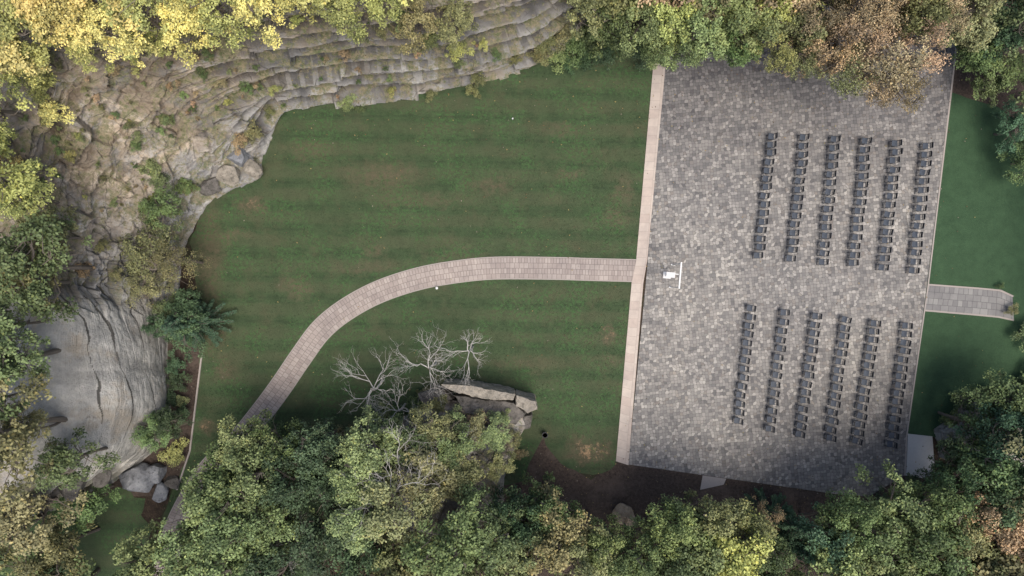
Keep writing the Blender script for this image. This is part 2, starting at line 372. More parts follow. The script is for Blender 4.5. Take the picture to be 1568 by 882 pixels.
for th,A,bl_,sd in ((1.15,.95,5.0,1),(.38,.30,2.8,2)):
    idx=np.floor(zz/th); f=zz/th-idx
    wid=bl_*(.6+hsh(idx,idx*0,idx*0,sd+9)); jj=S/wid+hsh(idx,idx*0,idx*0,sd+4)*9; j=np.floor(jj); fj=(jj-j)*wid
    Dd=Dd+(A*(f-.5)*(1-.4*rough)+A*.7*(hsh(idx,j,idx*0,sd)-.5))*keep
    if sd==1:
        b1=.72+.28*hsh(idx,j,idx*0,17)
        b1=b1*np.where(f<.10,.22,1)*np.where(fj<.09,.45,1); bed_shade=b1*keep+.85*(1-keep)  # crevice dirt and undercut shadow put into the colour at each bed foot
    else:
        b2=(.76+.36*hsh(idx,j*0,idx*0,19))*np.where(f<.18,.5,1); bed_shade=bed_shade*(b2*keep+1-keep)  # thin beds get the same painted crevice dirt and shadow
bed_shade=bed_shade*(1-.98*smoothk)+.98*smoothk*.92
bed_shade=bed_shade*(1-.45*np.clip((fbm(S*.9,zz*.18,X*0,4,71)-.2)*3,0,1)*(1-smoothk*.6))
cz=Z0+.10*S+.30*fbm(S*.35,Z0*.3,X*0,3,5)-2.9
cz=cz-np.median(cz[(smoothk>.5)&(face>.9)])
for lv,wd_ in ((-1.7,.03),(.2,.045),(1.5,.03)):
    crk=np.abs(cz-lv)<wd_*(1+vn(S*.7,X*0,X*0,9)*1.2)
    bed_shade=np.where(crk&(smoothk>.4),.08,bed_shade)
bx=X0*.83+Y0*.55+.35*fbm(X0*.4,Y0*.4,Z0*.4,2,61); by=-X0*.55+Y0*.83+.35*fbm(X0*.4,Y0*.4,Z0*.4,2,62)
def wor(x,y,z,sd):
    i0,j0,k0=np.floor(x),np.floor(y),np.floor(z); best=np.full(x.shape,9.);best2=best.copy(); val=np.zeros(x.shape)
    for a in (-1,0,1):
        for b in (-1,0,1):
            for c in (-1,0,1):
                i,j,k=i0+a,j0+b,k0+c
                dx=i+hsh(i,j,k,sd)-x; dy=j+hsh(i,j,k,sd+1)-y; dz=k+hsh(i,j,k,sd+2)-z; dd=np.sqrt(dx*dx+dy*dy+dz*dz); hv=hsh(i,j,k,sd+3)+ .5*(dx*(hsh(i,j,k,sd+5)-.5)+dy*(hsh(i,j,k,sd+6)-.5)+dz)
                c1=dd<best; best2=np.where(c1,best,np.minimum(best2,dd)); val=np.where(c1,hv,val); best=np.where(c1,dd,best)
    return val,best2-best
w1,e1=wor(bx*.4,by*.9,Z0*1.0,80); w2,e2=wor(bx*1.1,by*2.4,Z0*3.0,90)
Dd=Dd*(1-.99*smoothk)
blk=(rough*.55+.10)*(1-.95*smoothk)
Dd=Dd+blk*(.7*(w1-.5)+.34*(w2-.5))
bed_shade=bed_shade*np.where(e1<.05,1-blk*.6,1)*np.where(e2<.08,1-blk*.35,1)*(1+blk*.5*(w2-.5))
Dd=Dd+.20*fbm(X*.25,Y*.25,Z*.3,3,21)+.05*fbm(X*2.5,Y*2.5,Z*2.5,3,31)*(1-.5*smoothk)+rough*.35*fbm(X*.7,Y*.7,Z*.7,4,33)
Dd=Dd+smoothk*1.1*np.sin(np.clip(Z/8,0,1)*math.pi)
Dd=Dd*face; bed_shade=bed_shade*face+.85*(1-face)
X=X+N2[:,None,0]*Dd; Y=Y+N2[:,None,1]*Dd
topm=np.clip((Z-8)/1,0,1)
Z=Z+topm*.5*fbm(X*.3,Y*.3,X*0,4,41)+face*.05*fbm(X*1.2,Y*1.2,Z*1.2,3,51)+face*rough*.25*(w1-.5)
endf=np.clip(K/2.0,0,1)*np.clip((len(cols)-1-K)/1.5,0,1); Z=np.where(Z>0,Z*np.maximum(endf,.0),Z)
U,Vn=X.shape; V=np.stack([X,Y,Z],-1).reshape(-1,3)
ii=np.arange(U*Vn).reshape(U,Vn)
F=np.stack([ii[:-1,:-1],ii[:-1,1:],ii[1:,1:],ii[1:,:-1]],-1).reshape(-1,4)
vmid=np.repeat(vs[None,:-1],U-1,0).reshape(-1)
mask=np.stack([tanm,smoothk*np.clip((9-Z)/1,0,1),np.clip(bed_shade,0,1),X*0+1],-1).reshape(-1,4)
me=mesh_np("quarry_cliff",V,F,[MAT_rock,MAT_hill],(vmid>4.6).astype(int),mask,False,"mask")
cliff=link("quarry_cliff",me)
if sum(me.polygons[i].normal.z for i in range(0,len(me.polygons),997))<0: me.flip_normals()
bvh_src=[(V,F)]

def mound(name,ring_px,hm,edge,seed,tanv=.3,palev=.2,n=320,nr=90,th=.55,hard=True):
    ring=np.array([P(*q) for q in ring_px]); c0=ring.mean(0); src=[tuple(q) for q in ring]+[tuple(ring[0])]
    rp=np.array((linear if hard else catmull)(src,max(4,n//len(ring))))
    rr=np.linspace(1.03,0,nr)
    X=c0[0]+(rp[:,0]-c0[0])[:,None]*rr; Y=c0[1]+(rp[:,1]-c0[1])[:,None]*rr
    t=np.clip((1-rr)/edge,0,1)**.7; Zb=hm*t[None,:]*(1+.12*fbm(X*.3,Y*.3,X*0,2,seed))-.3*(rr>1)
    id_=np.floor(Zb/th); f=Zb/th-id_; Z=th*(id_+np.clip(f*3,0,1))
    Z=Z*.9+Zb*.1+.05*fbm(X*2,Y*2,X*0,3,seed+5)
    w1,e1=wor(X*1.1,Y*1.1,Z*1.1,seed+7)
    Z=Z+.3*(w1-.5)*(rr<.97)
    X=X+fbm(X*.8+9,Y*.8,Z*.8,3,seed+8)*.1; Y=Y+fbm(X*.8,Y*.8+7,Z*.8,3,seed+9)*.1
    Z[:,0]=-.4; bd=(.6+.35*w1)*np.clip(.4+e1*6,0,1)
    V=np.stack([X,Y,Z],-1).reshape(-1,3); a,b=X.shape; ii=np.arange(a*b).reshape(a,b)
    F=np.stack([ii[:-1,:-1],ii[1:,:-1],ii[1:,1:],ii[:-1,1:]],-1).reshape(-1,4)
    mk=np.stack([X*0+tanv,X*0+palev,np.clip(bd,0,1),X*0+1],-1).reshape(-1,4)
    me=mesh_np(name,V,F,[MAT_rock],None,mk,False,"mask")
    if sum(pp.normal.z for pp in me.polygons[:2000])<0: me.flip_normals()
    bvh_src.append((V,F)); return link(name,me)
mound("rock_outcrop",[(560,675),(600,640),(682,606),(750,612),(808,622),(812,640),(795,668),(775,720),(765,790),(690,815),(600,800),(550,730)],2.1,.10,3,.5,.1,th=.7)
mound("rock_outcrop",[(1440,700),(1432,655),(1470,628),(1520,600),(1620,560),(1680,700),(1600,760),(1500,730)],2.2,.3,8,.2,.2)
allV=[];allF=[];off=0
for v,f in bvh_src: allV+=v.tolist(); allF+=(f+off).tolist(); off+=len(v)
BV=BVHTree.FromPolygons(allV,allF)
def gz(x,y):
    h=BV.ray_cast(Vector((x,y,80)),Vector((0,0,-1)))
    return max(0,h[0].z) if h[0] is not None else 0.0
def slab(px,z0,z1,seed,mat,amp=.07):
    pts=[Vector((*q,0)) for q in PX(px,z1)]; bm=bmesh.new(); lo=[bm.verts.new((q.x,q.y,z0)) for q in pts]; hi=[bm.verts.new((q.x,q.y,z1+random.uniform(-.06,.06))) for q in pts]; n=len(pts)
    bm.faces.new(hi); bm.faces.new(lo[::-1])
    for i in range(n): bm.faces.new((lo[i],lo[(i+1)%n],hi[(i+1)%n],hi[i]))
    bmesh.ops.bevel(bm,geom=bm.edges[:],offset=.02,segments=1,affect='EDGES')
    bmesh.ops.triangulate(bm,faces=bm.faces[:])
    for _ in range(5): bmesh.ops.subdivide_edges(bm,edges=[e for e in bm.edges if e.calc_length()>.2],cuts=1,use_grid_fill=False); bmesh.ops.triangulate(bm,faces=[f for f in bm.faces if len(f.verts)>3])
    bm.normal_update()
    cs=np.array([v.co[:] for v in bm.verts]); f1=fbm(cs[:,0]*2.5,cs[:,1]*2.5,cs[:,2]*5,4,seed)*amp
    for v,k in zip(bm.verts,f1): v.co+=v.normal*float(k)
    bmesh.ops.recalc_face_normals(bm,faces=bm.faces[:])
    me=bpy.data.meshes.new("rock_slab"); bm.to_mesh(me); bm.free(); me.materials.append(mat); link("rock_slab",me)
def stone(name,a,b):
    m=M(name); p=m.pos()
    c=m.mix(m.ramp(m.noise(p,1.7,7,.75),.35,.65),a,b); c=m.mix(m.ramp(m.noise(p,4,5,.8),.54,.62,0,.6),c,tuple(x*.35 for x in a))
    m.bump(m.noise(p,4,7,.8),.9,.15); return m.out(c)
MAT_bl=stone("blue_stone",(.19,.20,.22),(.38,.39,.41)); MAT_tn=stone("tan_stone",(.28,.21,.14),(.55,.43,.31)); MAT_dk=stone("dark_stone",(.09,.085,.075),(.25,.23,.21)); MAT_pl=stone("pale_stone",(.24,.22,.185),(.48,.43,.36))
slab([(676,589),(712,590),(752,597),(788,604),(786,613),(738,611),(716,604),(694,600)],.0,2.7,1,MAT_pl)
slab([(790,605),(800,609),(821,615),(822,627),(808,632),(790,622)],.0,2.75,4,MAT_pl)
slab([(696,606),(742,613),(786,616),(804,634),(790,650),(748,640),(712,632)],.5,2.3,5,MAT_dk)
slab([(640,604),(680,596),(694,612),(650,622)],.0,1.7,6,MAT_dk)
slab([(786,640),(815,636),(812,655),(792,662)],.0,1.6,7,MAT_dk)
def boulder(px,py,r,sz,color,seed,name="boulder"):
    bm=bmesh.new(); bmesh.ops.create_icosphere(bm,subdivisions=4,radius=1)
    rr=np.random.default_rng(seed); pl=[(Vector(rr.normal(size=3)).normalized(),rr.uniform(.5,.8)) for _ in range(12)]
    for v in bm.verts:
        for nrm,dd in pl:
            e=v.co.dot(nrm)-dd
            if e>0: v.co-=nrm*e*.97
        k=v.co*3; v.co+=v.co.normalized()*.03*float(fbm(np.array([k.x]),np.array([k.y]),np.array([k.z]),3,seed)[0])
    me=bpy.data.meshes.new(name); bm.to_mesh(me); bm.free(); me.materials.append(color)
    x,y=P(px,py); o=link(name,me,(x,y,gz(x,y)+r*.25)); o.scale=(r,r*.85,r*sz); o.rotation_euler=(0,0,seed)
    return o
for a in ((213,733,1.35,.7,MAT_bl,3),(244,720,.85,.8,MAT_bl,5),(248,752,.7,.8,MAT_bl,8),(266,738,.55,.8,MAT_dk,9),(185,708,1.1,.7,MAT_dk,11),(205,705,.7,.7,MAT_dk,14),(957,787,1.0,.6,MAT_tn,12),(1480,640,.7,.6,MAT_dk,21),(1500,622,.6,.6,MAT_bl,22),
          (330,288,.8,.8,MAT_dk,31),(362,272,.9,.8,MAT_pl,32),(394,262,.7,.8,MAT_pl,33),(378,245,.8,.8,MAT_bl,38),(700,770,1.2,.8,MAT_dk,35),(715,790,.9,.8,MAT_bl,36),(850,6,.8,.8,MAT_dk,37)):
    boulder(*a)

# ------------------------------------------------------------ vegetation
class Builder:
    def __init__(s): s.V=[];s.F=[];s.mi=[];s.sh=[];s.n=0
    def tube(s,pts,rad,sides=5,mi=0):
        pts=np.array(pts,float); n=len(pts); t=np.gradient(pts,axis=0); t/=np.linalg.norm(t,axis=1)[:,None]+1e-9
        ref=np.where(np.abs(t[:,2:3])>.9,np.array([[1.,0,0]]),np.array([[0,0,1.]])); a=np.cross(t,ref); a/=np.linalg.norm(a,axis=1)[:,None]; b=np.cross(t,a)
        ang=np.arange(sides)*2*math.pi/sides
        R=np.array(rad)[:,None,None]; v=pts[:,None]+R*(a[:,None]*np.cos(ang)[None,:,None]+b[:,None]*np.sin(ang)[None,:,None])
        s.V.append(v.reshape(-1,3)); idx=np.arange(n*sides).reshape(n,sides)+s.n; nx=np.roll(idx,-1,1)
        f=np.stack([idx[:-1],nx[:-1],nx[1:],idx[1:]],-1).reshape(-1,4); s.F.append(f); s.mi.append(np.full(len(f),mi)); s.sh.append(np.tile([[.5,.5,0,1]],(len(f),1))); s.n+=n*sides
    def leaves(s,C,Nrm,ln,wd,shade,r):
        n=len(C); Nrm=Nrm/(np.linalg.norm(Nrm,axis=1)[:,None]+1e-9)
        q=r.normal(size=(n,3)); a=np.cross(Nrm,q); a/=np.linalg.norm(a,axis=1)[:,None]+1e-9; b=np.cross(Nrm,a)
        sz=r.uniform(.65,1.35,(n,1)); a=a*ln*sz; b=b*wd*sz
        v=np.stack([C-a*.5,C+b*.5-a*.05,C+a*.5,C-b*.5-a*.05],1); s.V.append(v.reshape(-1,3))
        f=np.arange(4*n).reshape(n,4)+s.n; s.F.append(f); s.n+=4*n; s.mi.append(np.full(n,1)); s.sh.append(np.stack([shade,r.random(n),np.zeros(n),np.ones(n)],1))
    def mesh(s,name,mats): return mesh_np(name,np.concatenate(s.V),np.concatenate(s.F),mats,np.concatenate(s.mi),np.concatenate(s.sh))
def bend(a,b,r,k=5,amt=.12):
    a=np.array(a);b=np.array(b);L=np.linalg.norm(b-a); o=r.normal(size=3)*amt*L; o2=r.normal(size=3)*amt*.5*L
    return [a+(b-a)*t+o*math.sin(math.pi*t)+o2*math.sin(2*math.pi*t) for t in np.linspace(0,1,k)]
def make_tree(name,seed,R=2.5,Hh=8,clumps=60,per=110,ln=.18,wd=.115,crR=.55,dome=3.4,low=.4,sparse=0.0,bark=None):
    r=np.random.default_rng(seed); B=Builder(); ph=r.uniform(0,6.28,5); am=r.uniform(.06,.24,5)
    top=np.array([r.normal()*.2,r.normal()*.2,Hh*.72]); B.tube(bend((0,0,-.6),top,r,7,.03),np.linspace(.18,.07,7)*R/2.5,7)
    limbs=[]
    for i in range(9):
        th=i*2.4+r.uniform(-.3,.3); z0=Hh*(.35+.37*i/9); rr=R*r.uniform(.4,.62); a=np.array([top[0]*z0/Hh,top[1]*z0/Hh,z0]); b=np.array([math.cos(th)*rr,math.sin(th)*rr,min(Hh*.9,z0+Hh*.17)])
        B.tube(bend(a,b,r,6,.08),np.linspace(.09,.035,6)*R/2.5,5); limbs.append(b); limbs.append((a+b)/2)
    limbs.append(top); limbs=np.array(limbs)
    for i in range(clumps):
        th=r.uniform(0,2*math.pi); u=math.sqrt(r.uniform(0,1)); edge=1+sum(am[k]*math.sin((k+2)*th+ph[k]) for k in range(5))
        rad=R*edge*u*.86; zc=Hh-dome+dome*math.sqrt(max(0,1-u*u))*r.uniform(.75,1.02)-crR*.5
        lowq=r.random()<low
        if lowq: zc-=r.uniform(.5,2.4)
        c=np.array([math.cos(th)*rad,math.sin(th)*rad,zc])
        j=np.argmin(np.linalg.norm(limbs-c,axis=1)+np.where(limbs[:,2]>c[2],2,0)); B.tube(bend(limbs[j],c,r,4,.1),np.linspace(.035,.010,4),4)
        cr=crR*r.uniform(.5,1.35); n=int(per*(cr/crR)**2*(1-sparse)); dv=r.normal(size=(n,3)); dv/=np.linalg.norm(dv,axis=1)[:,None]
        dv[:,2]=np.where(r.random(n)<.7,np.abs(dv[:,2]),dv[:,2]); rr=r.random(n)**.45*cr*(1+.35*np.sin(dv[:,0]*5+i)*np.cos(dv[:,1]*4+i))
        C=c+dv*rr[:,None]*np.array([1.1,1.1,.7]); nr=dv*.6+np.array([0,0,.75])+r.normal(size=(n,3))*.5
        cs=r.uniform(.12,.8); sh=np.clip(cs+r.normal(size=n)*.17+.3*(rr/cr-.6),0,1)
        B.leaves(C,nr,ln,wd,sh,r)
        for k in range(2):
            q=c+dv[k]*cr*.9; B.tube([c,(c+q)/2+r.normal(size=3)*.05,q],[.012,.009,.004],3)
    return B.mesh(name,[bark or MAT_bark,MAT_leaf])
def make_shrub(name,seed,R=1.2,Hh=1.5,clumps=16,per=100,ln=.13,wd=.085,sparse=0):
    r=np.random.default_rng(seed); B=Builder(); ph=r.uniform(0,6.28,4)
    for i in range(clumps):
        th=i*2.399+r.uniform(-.4,.4); u=math.sqrt((i+.5)/clumps); rad=R*u*(.8+.25*math.sin(2*th+ph[0])+.2*math.sin(3*th+ph[1]))
        c=np.array([math.cos(th)*rad,math.sin(th)*rad,Hh*(.45+.5*math.sqrt(max(0,1-u*u)))*r.uniform(.7,1.05)])
        B.tube(bend((r.normal()*.08,r.normal()*.08,-.3),c,r,5,.08),np.linspace(.035,.01,5),4)
        cr=.36*r.uniform(.5,1.4); n=int(per*(cr/.36)**2*(1-sparse)); dv=r.normal(size=(n,3)); dv/=np.linalg.norm(dv,axis=1)[:,None]; dv[:,2]=np.where(r.random(n)<.75,np.abs(dv[:,2]),dv[:,2])
        rr=r.random(n)**.5*cr; C=c+dv*rr[:,None]*np.array([1.15,1.15,.7]); nr=dv*.6+np.array([0,0,.7])+r.normal(size=(n,3))*.5
        sh=np.clip(r.uniform(.15,.8)+r.normal(size=n)*.17,0,1); B.leaves(C,nr,ln,wd,sh,r)
    return B.mesh(name,[MAT_bark,MAT_leaf])
def make_conifer(name,seed,R=2.0,Hh=7):
    r=np.random.default_rng(seed); B=Builder(); B.tube([(0,0,-.5),(0,0,Hh*.5),(0,0,Hh)],[.16,.09,.02],7)
    nl=14
    for l in range(nl):
        t=l/(nl-1); z=Hh*(.12+.85*t); rl=R*(1-t)**.8+.15; nb=int(8-3*t)
        for k in range(nb):
            th=k*2*math.pi/nb+l*1.1+r.uniform(-.15,.15); L=rl*r.uniform(.8,1.1); tip=np.array([math.cos(th)*L,math.sin(th)*L,z-.18*L]); a=np.array([0,0,z])
            pts=bend(a,tip,r,5,.03); B.tube(pts,np.linspace(.03,.008,5),4)
            n=int(180*L/R+30); tt=r.random(n)**.8; side=np.array([-math.sin(th),math.cos(th),0]); wd=.30*(1-tt*.75)*(.5+L/R*.6)
            C=a+(tip-a)*tt[:,None]+side*(r.uniform(-1,1,n)*wd)[:,None]+np.array([0,0,1])*(r.normal(size=n)*.04)[:,None]
            B.leaves(C,np.tile([[0,0,1.]],(n,1))+r.normal(size=(n,3))*.45,.17,.05,np.clip(.3+.35*tt+r.normal(size=n)*.15,0,1),r)
    return B.mesh(name,[MAT_bark,MAT_leaf])
def make_bare(name,seed,R=2.0,Hh=6):
    r=np.random.default_rng(seed); B=Builder(); 
    def rec(p,d,L,rad,dep):
        q=p+d*L; m_=(p+q)/2+r.normal(size=3)*L*.14; B.tube([p,m_,q],[rad,rad*.8,rad*.62],5 if dep>2 else 3)
        if dep==0: return
        for k in range(3 if dep>1 else 2):
            nd=d+r.normal(size=3)*.5; nd[2]=nd[2]*.55+.08; nd/=np.linalg.norm(nd); rec(q if k<2 else m_,nd,L*r.uniform(.45,1.05),rad*.58,dep-1)
    tp=np.array([0,0,Hh*.6]); B.tube(bend((0,0,-.4),tp,r,6,.03),np.linspace(.09,.06,6),7)
    for k in range(5):
        th=k*1.256+r.uniform(-.7,.7); dd=np.array([math.cos(th),math.sin(th),r.uniform(.1,.8)]); dd/=np.linalg.norm(dd); rec(tp-np.array([0,0,r.uniform(0,1.)]),dd,R*r.uniform(.22,.5),.036,4)
    return B.mesh(name,[MAT_pale,MAT_leaf])
TREES=[make_tree("tree_mesh",100+i,clumps=[60,70,55,64,75,58][i]) for i in range(6)]
SPARSE=[make_tree("thin_tree_mesh",200+i,clumps=58,per=110,crR=.5,ln=.13,wd=.075,sparse=.3) for i in range(3)]
SHRUBS=[make_shrub("shrub_mesh",300+i) for i in range(5)]
CON=[make_conifer("conifer_mesh",400+i) for i in range(2)]
BARE=[make_bare("bare_mesh",500+i) for i in range(4)]
G=(.108,.156,.064); LG=(.17,.218,.092); DG=(.058,.098,.050); YG=(.31,.335,.115); Y_=(.53,.48,.18); OL=(.18,.188,.088); BR=(.25,.20,.12); TN=(.36,.285,.17); BG=(.064,.122,.070)
def jit(c,k=.22):
    b=1+random.uniform(-k,k); return tuple(v*b*(1+random.uniform(-.07,.07)) for v in c)+(1,)
BI=[0]
def put(px,py,Rp,col,h=None,kind='t'):
    zg=0
    if kind=='s': h=h or .9*Rp/24+.2; cz=.5
    else: h=h or 8.5; cz=.82
    for _ in range(4):
        hc=zg+h*cz; x,y=P(px,py,hc); zg=gz(x,y)
    R=Rp/PPM*(H-hc)/H
    if kind=='t': me=random.choice(TREES); br,bh,nm=2.4,8,{Y_:"yellow_autumn_tree",BR:"brown_autumn_tree",TN:"brown_autumn_tree"}.get(col,"deciduous_tree")
    elif kind=='p': me=random.choice(SPARSE); br,bh,nm=2.4,8,"thin_leaved_tree"
    elif kind=='s': me=random.choice(SHRUBS); br,bh,nm=1.35,1.6,"shrub"
    elif kind=='c': me=random.choice(CON); br,bh,nm=2.0,7,"conifer_tree"
    else: me=BARE[BI[0]%4]; BI[0]+=1; br,bh,nm=2.0,6,"bare_tree"
    # trees round the plaza are rooted outside the paving and lean out over it
    bxx,byy=x,y
    if kind in 'tpcb' and zg<.5:
        gx,gy=x*PPM+784,441-y*PPM
        if 930<gx<1480:
            if 0<gy<400: gy=min(gy,32-random.uniform(0,25))
            elif 640<gy<782: gy=782+random.uniform(0,12)
        bxx,byy=(gx-784)/PPM,(441-gy)/PPM
    lean=Vector((x-bxx,y-byy,h*cz)); L=lean.length/(h*cz)
    o=link(nm,me,(bxx,byy,zg)); o.scale=(R/br,R/br*random.uniform(.92,1.08),h/bh*L); o.rotation_mode='QUATERNION'
    o.rotation_quaternion=Vector((0,0,1)).rotation_difference(lean)@Quaternion((0,0,1),random.uniform(0,6.28)); o.color=jit(col); return o
# clifftop, upper-left
for a in [(15,25,56,YG,5),(75,12,50,Y_,5),(135,25,48,Y_,5),(190,2,52,YG,5),(250,5,48,Y_,5),(310,-12,50,YG,5),(375,-16,46,Y_,5),(440,-20,46,YG,4.5),(505,-20,46,YG,4.5),(560,-25,45,YG,4.5),(620,-25,44,OL,4.5),(690,-24,36,OL,4),
          (110,62,30,YG,3),(20,75,34,YG,3.5),(210,42,26,YG,3),(-40,60,60,Y_,5),(-60,150,60,YG,5),(180,-70,70,Y_,6),(60,-60,70,Y_,6),(320,-80,70,YG,6),(450,-85,70,Y_,6),(580,-90,70,YG,6),(700,-90,60,OL,6)]:
    put(*a)
for a in [(60,165,30,Y_),(62,140,20,YG),(12,250,24,Y_),(15,300,26,YG),(2,215,24,YG),(190,78,16,YG),(285,42,18,YG),(340,30,14,Y_),(395,22,14,OL),(450,25,13,YG),(520,22,13,YG),(570,28,12,OL),(150,98,10,BR),(15,110,18,Y_),(245,65,10,BR)]: put(*a,kind='s')
# left
for a in [(-28,290,44,YG,4.5),(-12,350,42,OL,4.5),(-28,430,48,OL,5),(-22,495,38,G,4.5),(-24,555,38,LG,4.5),(-34,620,38,G,4),(0,672,34,OL,4.),(85,718,40,G,4),(40,735,48,G,5),(148,690,30,DG,3.5),(110,775,42,G,5),(20,800,60,OL,7),(60,865,50,OL,7),(-90,400,80,G,8),(-90,560,80,G,8),(-80,700,80,OL,8),(-60,850,80,G,8),(-90,260,70,YG,7),(40,945,70,G,8)]: put(*a)
for a in [(200,380,58,OL,4.5,'p'),(150,385,32,OL,3.5,'p'),(262,400,36,OL,5,'p'),(235,318,32,G,3.5,'t'),(215,440,34,OL,4.5,'p'),(190,480,26,G,3.5,'t'),(262,500,46,BG,6,'c'),(268,500,34,DG,5,'t'),(275,470,28,DG,4,'t'),(232,500,18,DG,4,'t')]: put(a[0],a[1],a[2],a[3],a[4],a[5])
for a in [(198,248,22,LG),(215,268,18,G),(262,278,20,G),(285,290,16,OL),(380,200,22,OL),(365,215,18,BR),(60,410,20,BR),(45,395,16,BR),(85,370,14,OL),(100,420,14,OL),(268,560,20,DG),(272,585,20,DG),(262,610,18,DG),(290,515,22,DG),(485,105,18,LG),(505,112,12,G),(640,100,12,OL),(560,75,10,YG),(720,52,22,OL),(690,30,24,YG),(650,25,22,LG),(610,15,20,LG),(712,75,14,OL),
          (268,694,22,YG),(135,703,28,G),(185,668,18,DG),(165,652,16,OL),
          (835,60,26,OL),(850,85,24,LG),(880,70,30,G),(905,55,32,G),(862,40,26,OL),(925,85,24,DG),(900,92,22,DG),(950,60,28,G),(980,80,26,DG),(870,98,18,DG),(835,20,22,OL),(790,72,12,OL)]: put(*a,kind='s')
for i in range(200):
    if random.random()<.65: px=random.uniform(30,380); py=random.uniform(85,330)
    else: px=random.uniform(280,760); py=random.uniform(15,110)
    x,y=P(px,py,5)
    if not (3.0<gz(x,y)<10): continue
    put(px,py,random.choice([3,4,5,6,7,9,12]),random.choice([G,OL,LG,YG,OL,BR,TN,G]),kind='s')
# bottom
B_=[(372,680,44,LG,7),(420,695,42,G,7),(338,732,40,G,7),(315,770,50,LG,8.5),(385,735,50,LG,9),(440,740,48,DG,8),(350,800,56,G,9),(270,840,52,LG,9),(210,870,50,LG,9),(330,870,56,LG,9),(480,690,42,DG,7),(500,740,46,DG,7),(420,810,54,G,8),(480,830,54,DG,8),(410,880,50,DG,8),
 (555,700,46,LG,7),(545,735,44,LG,7),(590,670,34,LG,4),(625,690,46,G,5),(660,662,36,OL,4),(640,740,56,OL,6),(590,790,60,OL,8),(545,800,46,LG,7),(690,690,40,G,4),(720,665,26,OL,2.5),(757,668,28,LG,2.5),(700,735,40,OL,4),(765,712,26,OL,3),(540,870,56,DG,8),(610,880,56,OL,8),(690,850,58,G,9),(750,830,52,G,8),(690,890,50,LG,9),
 (800,805,44,DG,8),(840,790,40,G,8),(790,850,50,LG,9),(850,840,54,OL,9),(900,865,50,OL,9),(920,845,36,LG,8),(950,870,44,G,8),(990,870,44,LG,9),(1040,820,46,LG,9),(1080,845,54,LG,9),(1100,800,42,OL,9),(1150,820,42,OL,8),(1130,865,56,YG,9),(1180,860,44,G,8),(1040,875,50,G,9),
 (1275,840,44,BG,8.5),(1310,795,40,G,9),(1340,830,54,G,9),(1385,787,50,LG,9.5),(1420,830,54,G,9.5),(1290,880,54,LG,9),(1370,885,54,LG,9),(1440,780,44,G,9),(1470,820,44,OL,8),(1460,880,54,G,9),
 (1460,695,30,DG,5),(1500,700,44,G,6),(1505,650,36,G,5),(1545,620,44,G,6),(1560,670,50,BG,8),(1530,730,50,G,8),(1570,760,50,DG,9),(1505,790,42,TN,8),(1550,820,48,TN,8),(1520,870,52,OL,8),(1470,745,38,DG,8),
 (1600,880,60,G,9),(1650,640,60,G,7),(1650,760,70,OL,9),(200,960,80,G,10),(380,960,80,G,10),(560,960,80,OL,10),(740,960,80,G,10),(900,960,80,LG,10),(1060,960,80,G,10),(1230,960,80,G,10),(1400,970,80,G,10),(1560,970,80,OL,10)]
for a in B_: put(*a)
put(1225,812,44,BG,7,'c'); put(1235,850,38,BG,7,'c'); put(1180,795,26,BR,6,'p')
for a in [(1400,745,20,G),(1440,740,20,G),(1455,645,18,G),(1475,618,16,DG),(1350,765,18,DG),(1020,815,18,DG),(932,872,18,Y_),(990,815,14,OL),(840,755,18,DG),(790,670,14,OL),(795,695,12,BR),(420,660,20,G),(530,665,18,OL),(465,675,20,DG),(1572,510,26,G),(1550,475,12,OL),(1580,580,26,G),(1510,605,16,G),(1532,438,7,G),(735,640,16,BR),(672,622,18,OL),(640,625,22,G),(770,640,14,LG),(650,604,16,OL),(612,636,20,G),(590,630,16,LG),(700,640,18,LG)]: put(*a,kind='s')
# top + right
T_=[(945,20,40,G,6),(985,40,42,LG,7),(1030,28,48,YG,8),(1075,45,48,LG,8),(1120,30,50,LG,8),(1165,45,46,LG,8),(1195,12,46,YG,8),(1060,78,30,LG,7),(1130,78,32,G,7),(1235,50,44,OL,8),(1010,86,28,LG,6),
 (1505,88,32,G,3.5),(1545,112,36,G,3.5),(1518,135,26,G,3),(1565,190,30,BG,3),(1490,45,36,OL,5),(1545,50,44,DG,5),(1500,10,46,OL,7),(1600,240,34,G,3.5),(1580,20,50,G,7),(1420,15,44,OL,9),(905,-10,46,OL,6),(1650,120,70,G,6),(1830,330,90,G,9),(1850,480,90,G,9)]
for a in T_: put(*a)
for a in [(1270,82,48,TN,8.5),(1320,54,54,TN,9),(1360,102,58,TN,9),(1390,138,34,BR,8.5),(1300,112,44,OL,8),(1420,70,52,TN,9),(1255,28,46,BR,9),(1455,28,38,TN,9),(1340,15,50,TN,9.5),(1230,98,32,OL,8),(1345,138,30,TN,8),(1190,82,34,YG,8)]: put(*a,kind='p')
for x in range(960,1600,80): put(x,-60,66,random.choice([G,OL,LG,TN]),10)
# bare
for a in [(562,600,50,5.5),(652,568,48,6),(716,542,50,6.5),(590,780,70,9.6),(425,868,44,9.6),(600,715,48,8.2),(1365,70,60,10),(605,635,42,5),(700,700,34,5),(1320,95,40,9.5)]: put(a[0],a[1],a[2],(.5,.5,.5),a[3],'b')

